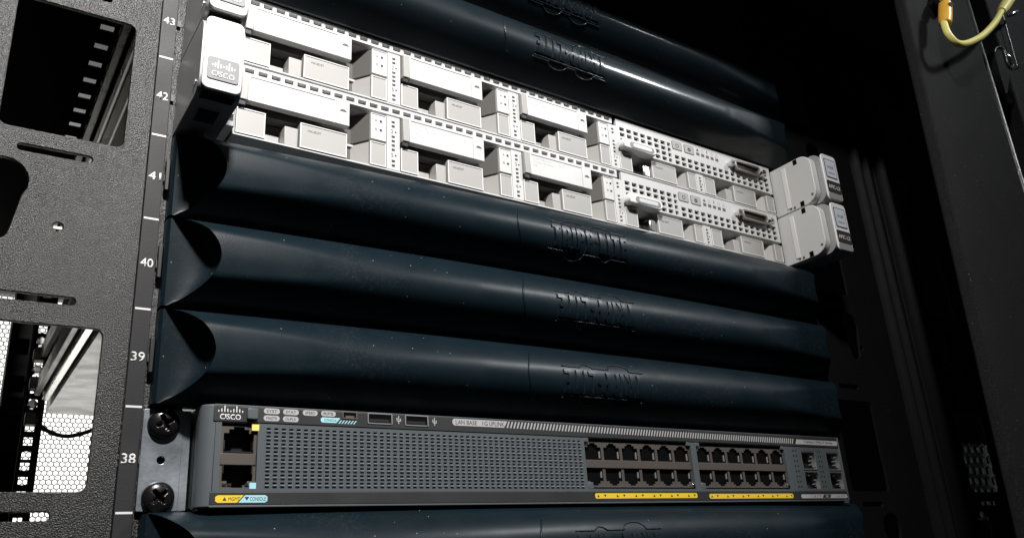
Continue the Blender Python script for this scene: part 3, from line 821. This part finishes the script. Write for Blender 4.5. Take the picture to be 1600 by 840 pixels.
# emblem
em = text('maker_name', 'CISCO', 'print_white', sw, -210.0, YP, 38.75, 2.5, 9.2, offset=0.02)
for k, h in enumerate((0.9, 1.7, 3.3, 1.7, 0.9, 1.7, 3.3, 1.7, 0.9)):
    x = -215.2 + 1.30 * k; zb = 40.9
    MB().box(x - 0.24, x + 0.24, YP - 0.07, YP, zb, zb + h * 0.85).ob('emblem_bar', 'print_white', sw)
box('mode_button', 'slate', sw, -202.9, -198.1, YP - 1.4, YP, 38.0, 42.9, bevel=0.4)
def pill(x0, x1, z0, z1, m, body=None, tm='print_dark', name='indicator_label', r=None):
    p = plate(name, m, sw, [rrect(x0, x1, z0, z1, r or (z1 - z0) / 2 - 0.02, 4)], YP - 0.08, YP)
    if body: text('label_print', body, tm, p, (x0 + x1) / 2, YP - 0.08, (z0 + z1) / 2, (z1 - z0) * 0.5, (x1 - x0) * 0.66)
    return p
for (x0, x1, zc, body) in ((-195.3, -187.9, 42.2, 'SYST'), (-195.3, -187.9, 39.0, 'MASTR'), (-186.4, -179.0, 42.2, 'STAT'), (-186.4, -179.0, 39.0, 'DUPLX'), (-177.1, -169.9, 42.3, 'SPEED'), (-168.2, -160.9, 42.4, 'RPS')):
    pill(x0, x1, zc - 1.25, zc + 1.25, 'print_grey', body)
p = plate('console_label', 'cyan', sw, [[(-167.6, 38.2), (-160.6, 38.2), (-158.6, 40.6), (-167.6, 40.6), (-168.3, 39.9), (-168.3, 38.9)]], YP - 0.08, YP)
text('label_print', 'CONSOLE', 'print_dark', p, -163.6, YP - 0.08, 39.4, 1.1, 6.2)
for k in range(6):
    x = -158.4 + 1.5 * k
    MB().add([(x - 1.2, YP - 0.05, 38.0), (x - 0.6, YP - 0.05, 38.0), (x + 0.7, YP - 0.05, 39.6), (x + 0.1, YP - 0.05, 39.6)], [(0, 1, 2, 3)]).ob('hatch_mark', 'cyan', sw)
def usb(x0, x1, z0, z1, tongue=True):
    u = plate('usb_port', 'badge' if tongue else 'copper', sw, [rrect(x0, x1, z0, z1, 0.5, 2), rrect(x0 + 0.5, x1 - 0.6, z0 + 0.5, z1 - 0.5, 0.3, 2)], YP - 0.35, YP + 1.0)
    box('socket_cavity', 'void', u, x0 + 0.3, x1 - 0.3, YP - 0.03, YP + 0.2, z0 + 0.3, z1 - 0.3)
    if tongue:
        box('socket_tongue', 'black', u, x0 + 1.0, x1 - 1.8, YP - 0.22, YP - 0.05, z0 + 0.9, z0 + 2.4)
        for k in range(4): box('socket_contact', 'chrome', u, x0 + 2.2 + k * 2.1, x0 + 2.8 + k * 2.1, YP - 0.30, YP - 0.2, z0 + 1.2, z0 + 1.7)
        box('socket_spring', 'chrome', u, x1 - 1.1, x1 - 0.6, YP - 0.5, YP - 0.1, z0 + 0.4, z0 + 2.6)
    return u
usb(-144.6, -131.4, 38.6, 43.9); usb(-124.5, -111.4, 38.5, 43.9)
mu = usb(-157.6, -150.0, 40.4, 43.9, False)
box('socket_insert', 'copper', mu, -156, -151.6, YP - 0.25, YP - 0.05, 40.9, 41.9)
for x in (-127.9, -107.8):
    MB().box(x - 0.22, x + 0.22, YP - 0.07, YP, 39.2, 43.2).box(x - 1.2, x - 0.7, YP - 0.07, YP, 40.8, 42.2).box(x + 0.7, x + 1.2, YP - 0.07, YP, 40.4, 41.8).box(x - 0.9, x + 0.9, YP - 0.065, YP, 40.4, 40.75).ob('usb_symbol', 'print_grey', sw)
# name label with hatching
p = plate('range_label', 'print_grey', sw, [[(-96.2, 39.8), (-65.6, 39.8), (-63.4, 43.3), (-96.2, 43.3), (-97.3, 42.4), (-97.3, 40.7)]], YP - 0.08, YP)
text('label_print', 'LAN BASE', 'print_dark', p, -89.0, YP - 0.08, 41.55, 2.2, 12.8)
text('label_print', '1G', 'print_dark', p, -77.6, YP - 0.08, 41.55, 2.2, 3.2)
text('label_print', 'UPLINK', 'print_dark', p, -70.2, YP - 0.08, 41.55, 2.2, 9.6)
hm = MB().add([(-1.1, 0, -1.75), (-0.15, 0, -1.75), (1.25, 0, 1.75), (0.3, 0, 1.75)], [(0, 1, 2, 3)]).me('hatch_mark'); hm.materials.append(M['print_grey'])
for k in range(109):
    x = -63.0 + 2.17 * k
    o = bpy.data.objects.new('hatch_mark', hm); COL.objects.link(o); o.parent = sw
    o.location = (x * MM, (YP - 0.06) * MM, (41.5 - 0.0125 * k) * MM)
p = plate('range_label', 'print_grey', sw, [[(174.0, 38.3), (219.4, 38.3), (220.6, 39.2), (220.6, 41.6), (176.0, 41.6)]], YP - 0.08, YP)
text('label_print', 'Catalyst 2960-X Series', 'print_dark', p, 199.5, YP - 0.08, 40.0, 2.3, 31.0)
# network ports: one keyed block each
def port_mesh(w, h, up):
    hw = w / 2
    cells = [(-hw + 1.0, hw - 1.0, 1.0, 8.2), (-3.6, 3.6, 8.2, 9.6), (-2.0, 2.0, 9.6, 10.6)]
    mb = grid_plate(MB(), -hw, hw, 0.0, h, 0, 9.0, cells, back=False)
    if not up: mb.v = [(a, b, -c) for a, b, c in mb.v]; mb.f = [tuple(reversed(f)) for f in mb.f]
    me = mb.me('network_port'); me.materials.append(M['brown']); me.materials.append(M['void'])
    for f in me.polygons: f.material_index = 0 if abs(f.normal.y) > 0.5 else 1
    return me
PU, PD = port_mesh(13.94, 11.6, True), port_mesh(13.94, 11.6, False)
cav = MB().box(-6.9, 6.9, 8.6, 9.0, -11.5, 11.5).me('port_cavity'); cav.materials.append(M['void'])
clip = MB().hexa([(5.2, 1.0, 2.2), (5.9, 0.8, 2.2), (5.9, 0.8, 6.2), (5.2, 1.0, 5.6)], [(4.0, 6, 2.2), (5.9, 6, 2.2), (5.9, 6, 6.2), (4.0, 6, 5.6)]).me('light_pipe'); clip.materials.append(M['badge'])
clip2 = MB().hexa([(5.2, 1.0, -6.2), (5.9, 0.8, -6.2), (5.9, 0.8, -2.2), (5.2, 1.0, -2.2)], [(4.0, 6, -6.2), (5.9, 6, -6.2), (5.9, 6, -2.2), (4.0, 6, -2.2)]).me('light_pipe'); clip2.materials.append(M['badge'])
pins = MB()
for k in range(8): pins.box(-3.8 + k * 1.02, -3.45 + k * 1.02, 3.0, 6.5, 1.1, 1.5)
pinm = pins.me('contact_pins'); pinm.materials.append(M['copper'])
for bx in (-11.6, 77.3):
    for k in range(6):
        x = bx + 7.02 + 13.98 * k
        for up, me, cl in ((True, PU, clip), (False, PD, clip2)):
            o = bpy.data.objects.new('network_port', me); COL.objects.link(o); o.parent = sw
            o.location = (x * MM, (YS + 1.6) * MM, (23.4 if up else 20.9) * MM)
            c = bpy.data.objects.new('port_cavity', cav); COL.objects.link(c); c.parent = o
            c = bpy.data.objects.new('light_pipe', cl); COL.objects.link(c); c.parent = o
            if not up:
                c = bpy.data.objects.new('contact_pins', pinm); COL.objects.link(c); c.parent = o; c.location = (0, 0, -11 * MM)
    box('port_bar', 'brown', sw, bx + 0.1, bx + 84.1, YS + 1.0, YS + 4, 19.9, 24.4, bevel=0.2)
    # frame corners of the opening
    for cx in (bx, bx + 81.0):
        box('bezel_tab', 'slate', sw, cx, cx + 3.2, YS - 0.1, YS + 1.5, 34.2, 36.5, bevel=0.2)
    box('bezel_tab', 'slate', sw, bx + 0.1, bx + 4.2, YS - 0.1, YS + 1.5, 8.0, 11.8, bevel=0.4)
    box('port_sill', 'chrome', sw, bx + 4.4, bx + 82, YS + 0.2, YS + 1.4, 8.15, 8.6)
    box('port_spring', 'chrome', sw, bx + 81.6, bx + 83.8, YS - 0.2, YS + 1.4, 9.2, 11.2, bevel=0.2)
# management and console ports
def mgmt_mesh(up):
    cells = [(-6.6, 6.6, 1.2, 9.2), (-4.4, 4.4, 9.2, 10.9), (-2.4, 2.4, 10.9, 12.0)]
    mb = grid_plate(MB(), -7.9, 7.9, 0, 12.6, 0, 9, cells, back=False)
    if not up: mb.v = [(a, b, -c) for a, b, c in mb.v]; mb.f = [tuple(reversed(f)) for f in mb.f]
    me = mb.me('management_port'); me.materials.append(M['brown']); me.materials.append(M['void'])
    for f in me.polygons: f.material_index = 0 if abs(f.normal.y) > 0.5 else 1
    return me
for up, z in ((True, 22.8), (False, 20.6)):
    o = bpy.data.objects.new('management_port', mgmt_mesh(up)); COL.objects.link(o); o.parent = sw
    o.location = (-205.4 * MM, (YS + 1.2) * MM, z * MM)
    c = bpy.data.objects.new('port_cavity', cav); COL.objects.link(c); c.parent = o
    s = 1 if up else -1
    MB().box(-6.6, 6.6, -0.3, 0.4, min(s * 0.8, s * 1.2), max(s * 0.8, s * 1.2)).ob('shield_edge', 'chrome', o)
    for x in (-6.5, 6.1): MB().box(x, x + 0.4, -0.35, 3, min(s * 2, s * 6), max(s * 2, s * 6)).ob('shield_edge', 'chrome', o)
    if not up:
        for x in (-6.4, 3.4, -4.2): MB().box(x, x + 1.8, -0.4, 1, -11.2, -10.2).ob('shield_edge', 'chrome', o)
        c = bpy.data.objects.new('contact_pins', pinm); COL.objects.link(c); c.parent = o; c.location = (0, 0, -3 * MM)
box('port_bar', 'brown', sw, -213.2, -197.6, YS + 0.8, YS + 4, 18.2, 23.2, bevel=0.2)
box('port_marker', 'pale_yellow', sw, -200.2, -197.0, YS - 0.12, YS + 0.9, 33.2, 36.0)
box('port_marker', 'cyan', sw, -200.2, -197.4, YS - 0.12, YS + 0.9, 8.0, 10.6)
# module cages
for a, b in ((178.4, 194.0), (205.6, 220.4)):
    for z0, z1, up in ((8.0, 20.4, False), (21.2, 33.9, True)):
        c = plate('module_cage', 'greymesh', sw, [[(a + .1, z0), (b - .1, z0), (b - .1, z1), (a + .1, z1)], [(a + .7, z0 + .6), (b - .7, z0 + .6), (b - .7, z1 - .6), (a + .7, z1 - .6)]], YS + 0.2, YS + 7)
        box('cage_back', 'black', c, a + 0.5, b - 0.5, YS + 6, YS + 6.5, z0 + 0.4, z1 - 0.4)
        zl = z0 + 1.2 if up else z1 - 2.6
        box('cage_clip', 'chrome', c, a + 1.4, b - 1.8, YS - 0.1, YS + 3, zl, zl + 0.6, bevel=0.1)
        box('cage_clip', 'chrome', c, a + 4.6, a + 6.0, YS + 0.0, YS + 3, zl - (-0.7 if up else 1.2), zl + (1.9 if up else -0.2), bevel=0.1)
        for q in range(3):
            box('cage_finger', 'badge', c, b - 3.6, b - 2.0, YS + 1.2, YS + 4.5, z0 + 3.5 + 2.6 * q, z0 + 4.3 + 2.6 * q, bevel=0.1)
        for q in range(2):
            text('cage_mark', 'LO', 'greymesh', c, a + 5.5, YS + 5.9, z0 + 4.5 + 4 * q, 1.4)
# coloured labels along the foot
ZB0, ZB1 = 2.2, 5.3
YB = YS - 0.3
p = plate('port_label', 'yellow', sw, [[(-213.6, ZB0), (-205.4, ZB0), (-202.6, ZB1), (-213.6, ZB1), (-214.6, 4.6), (-214.6, 2.9)]], YB - 0.08, YB)
text('label_print', 'MGMT', 'print_dark', p, -206.6, YB - 0.08, 3.75, 1.5, 5.0)
MB().add([(-211.6, YB - 0.1, 3.0), (-209.8, YB - 0.1, 3.0), (-210.7, YB - 0.1, 4.6)], [(0, 1, 2)]).ob('arrow_mark', 'print_dark', p)
p = plate('port_label', 'cyan', sw, [[(-204.8, ZB0), (-193.2, ZB0), (-192.2, 2.9), (-192.2, 4.6), (-193.2, ZB1), (-202.0, ZB1)]], YB - 0.08, YB)
text('label_print', 'CONSOLE', 'print_dark', p, -196.4, YB - 0.08, 3.75, 1.6, 7.0)
MB().add([(-202.2, YB - 0.1, 4.6), (-201.2, YB - 0.1, 3.0), (-200.2, YB - 0.1, 4.6)], [(0, 1, 2)]).ob('arrow_mark', 'print_dark', p)
for x0, x1, z0, z1 in ((-7.4, 72.6, 2.9, 5.8), (83.0, 162.4, 2.4, 5.3)):
    p = plate('port_label', 'yellow', sw, [rrect(x0, x1, z0, z1, 1.0, 3)], YB - 0.08, YB)
    zc = (z0 + z1) / 2
    for k in range(6):
        xa = x0 + 2.2 + 14.1 * k; xb = xa + 5.0
        MB().add([(xa - 0.9, YB - 0.1, zc - 0.7), (xa + 0.9, YB - 0.1, zc - 0.7), (xa, YB - 0.1, zc + 0.8)], [(0, 1, 2)]).ob('arrow_mark', 'print_dark', p)
        MB().add([(xb - 0.9, YB - 0.1, zc + 0.7), (xb, YB - 0.1, zc - 0.8), (xb + 0.9, YB - 0.1, zc + 0.7)], [(0, 1, 2)]).ob('arrow_mark', 'print_dark', p)
p = plate('port_label', 'print_grey', sw, [rrect(170.6, 220.6, 2.2, 4.8, 1.0, 3)], YB - 0.08, YB)
MB().add([(193.0, YB - 0.1, 2.4), (201.4, YB - 0.1, 2.4), (203.0, YB - 0.1, 4.6), (194.6, YB - 0.1, 4.6)], [(0, 1, 2, 3)]).ob('label_block', 'print_dark', p)
text('label_print', '1G', 'print_white', p, 198, YB - 0.1, 3.5, 1.3)
for x, s in ((182, '1'), (188, '2'), (208, '3'), (214, '4')): text('label_print', s, 'print_dark', p, x, YB - 0.08, 3.5, 1.4)
for x in (185, 211): MB().add([(x - 0.8, YB - 0.1, 2.8), (x + 0.8, YB - 0.1, 2.8), (x, YB - 0.1, 4.2)], [(0, 1, 2)]).ob('arrow_mark', 'print_dark', p)
for x in (191, 217): MB().add([(x - 0.8, YB - 0.1, 4.2), (x, YB - 0.1, 2.8), (x + 0.8, YB - 0.1, 4.2)], [(0, 1, 2)]).ob('arrow_mark', 'print_dark', p)
# mounting bracket and its screws at the left
br = plate('rack_bracket', 'zinc', sw, [rrect(-243.0, -226.2, 0.3, 43.6, 0.8, 3), circ(-234.5, 21.6, 1.7, 14)], -2.2, 0.25, bevel=0.2)
box('bracket_flange', 'zinc', sw, -226.4, -223.0, -2.0, 40, 0.6, 43.4)
box('bracket_hole', 'void', sw, -237, -232, 0.26, 0.29, 19, 24)
box('rack_bracket', 'zinc', sw, 226.2, 243.0, -2.0, 0.25, 0.3, 43.6)
def screw_mesh(ang):
    """pan head with a pressed cross recess"""
    R = 6.7; n = 72; prof = [(1.0, 0.0), (1.0, 0.9), (0.97, 1.6), (0.92, 2.2)]
    rings = [[(R * a * math.cos(2 * math.pi * k / n), -h, R * a * math.sin(2 * math.pi * k / n)) for k in range(n)] for a, h in prof]
    q = [0.86, 0.78, 0.70, 0.62, 0.56, 0.50, 0.44, 0.38, 0.32, 0.26, 0.2, 0.14, 0.08]
    for a in q:
        ring = []
        for k in range(n):
            t = 2 * math.pi * k / n; x, z = R * a * math.cos(t), R * a * math.sin(t)
            c, d = math.cos(ang), math.sin(ang); u, v = x * c + z * d, -x * d + z * c
            h = 3.8 * math.sqrt(max(0, 1 - (a * 0.93) ** 2)) + 0.25
            m = min(abs(u), abs(v)); mx = max(abs(u), abs(v))
            w = 0.55 + 0.35 * max(0, 1 - mx / 3.6)
            if mx < 3.7: h -= max(0, min(1, (w + 0.25 - m) / 0.3)) * min(2.4, 0.5 + (3.7 - mx) * 1.6)
            ring.append((x, -h, z))
        rings.append(ring)
    vs = [v for r in rings for v in r] + [(0, -1.6, 0)]; fs = []
    for i in range(len(rings) - 1):
        for k in range(n): fs.append((i * n + k, i * n + (k + 1) % n, (i + 1) * n + (k + 1) % n, (i + 1) * n + k))
    for k in range(n): fs.append(((len(rings) - 1) * n + k, (len(rings) - 1) * n + (k + 1) % n, len(vs) - 1))
    me = MB().add(vs, fs).me('pan_head')
    bm = bmesh.new(); bm.from_mesh(me); bmesh.ops.recalc_face_normals(bm, faces=bm.faces); bm.to_mesh(me); bm.free()
    return me
for z, ang in ((37.2, 0.4), (5.9, 0.75)):
    sm = screw_mesh(ang)
    s = link('mounting_screw', sm, 'screw', sw, smooth=True); s.location = (-234.6 * MM, -2.2 * MM, z * MM)

# ------------------------------------------------------------------ earth wire on the front post
gw = thing('ground_wire', 'short yellow and green earth wire looping across the black front post', 'wire', (330, -120, 380))
def lo(p): return (p[0] - 330, p[1] + 120, p[2] - 380)
# points measured on the plane y=-135 in front of the post
pw = [(294.5, -135, 354), (292.3, -135, 349.9), (289.7, -136, 343), (289, -137, 336.3), (293.8, -138, 330.8), (304.6, -138, 332.4), (326.6, -136, 343.2), (358.4, -134, 362.3), (391.7, -133, 387.3), (417.9, -132, 410.9)]
path = spline([lo(p) for p in pw], 8)
MB().tube(path, 2.75, 14).ob('wire_jacket', 'wire_y', gw, smooth=True)
half = [p + Vector((1.0, 0.2, -1.1)) for p in path[52:]]
MB().tube(half, 1.95, 10).ob('green_stripe', 'wire_g', gw, smooth=True)
MB().tube([lo(p) for p in ((303.7, -135, 371.8), (301.6, -135, 367), (296.5, -135, 355.5), (293.8, -135, 349.3))], [4.9, 5.2, 5.2, 4.6], 18).ob('crimp_sleeve', 'lug', gw, bevel=0.7)
MB().tube([lo(p) for p in ((299.6, -141.0, 366.3), (300.4, -139, 367))], 1.9, 14).ob('sleeve_hole', 'brown', gw)
MB().tube([lo(p) for p in ((414.5, -132, 407.8), (424.7, -132, 416.8), (452.6, -132, 441.4))], [3.6, 4.9, 4.9], 16).ob('crimp_sleeve', 'wire_y', gw, bevel=0.6)
MB().tube([lo(p) for p in ((318, -131, 385), (318, -118, 385))], [6.5, 8.5], 12).ob('earth_stud', 'screw', gw, bevel=0.8)
MB().tube([lo(p) for p in ((305, -132, 374), (312, -127, 383))], 4.2, 12).ob('ring_terminal', 'screw', gw, bevel=0.8)
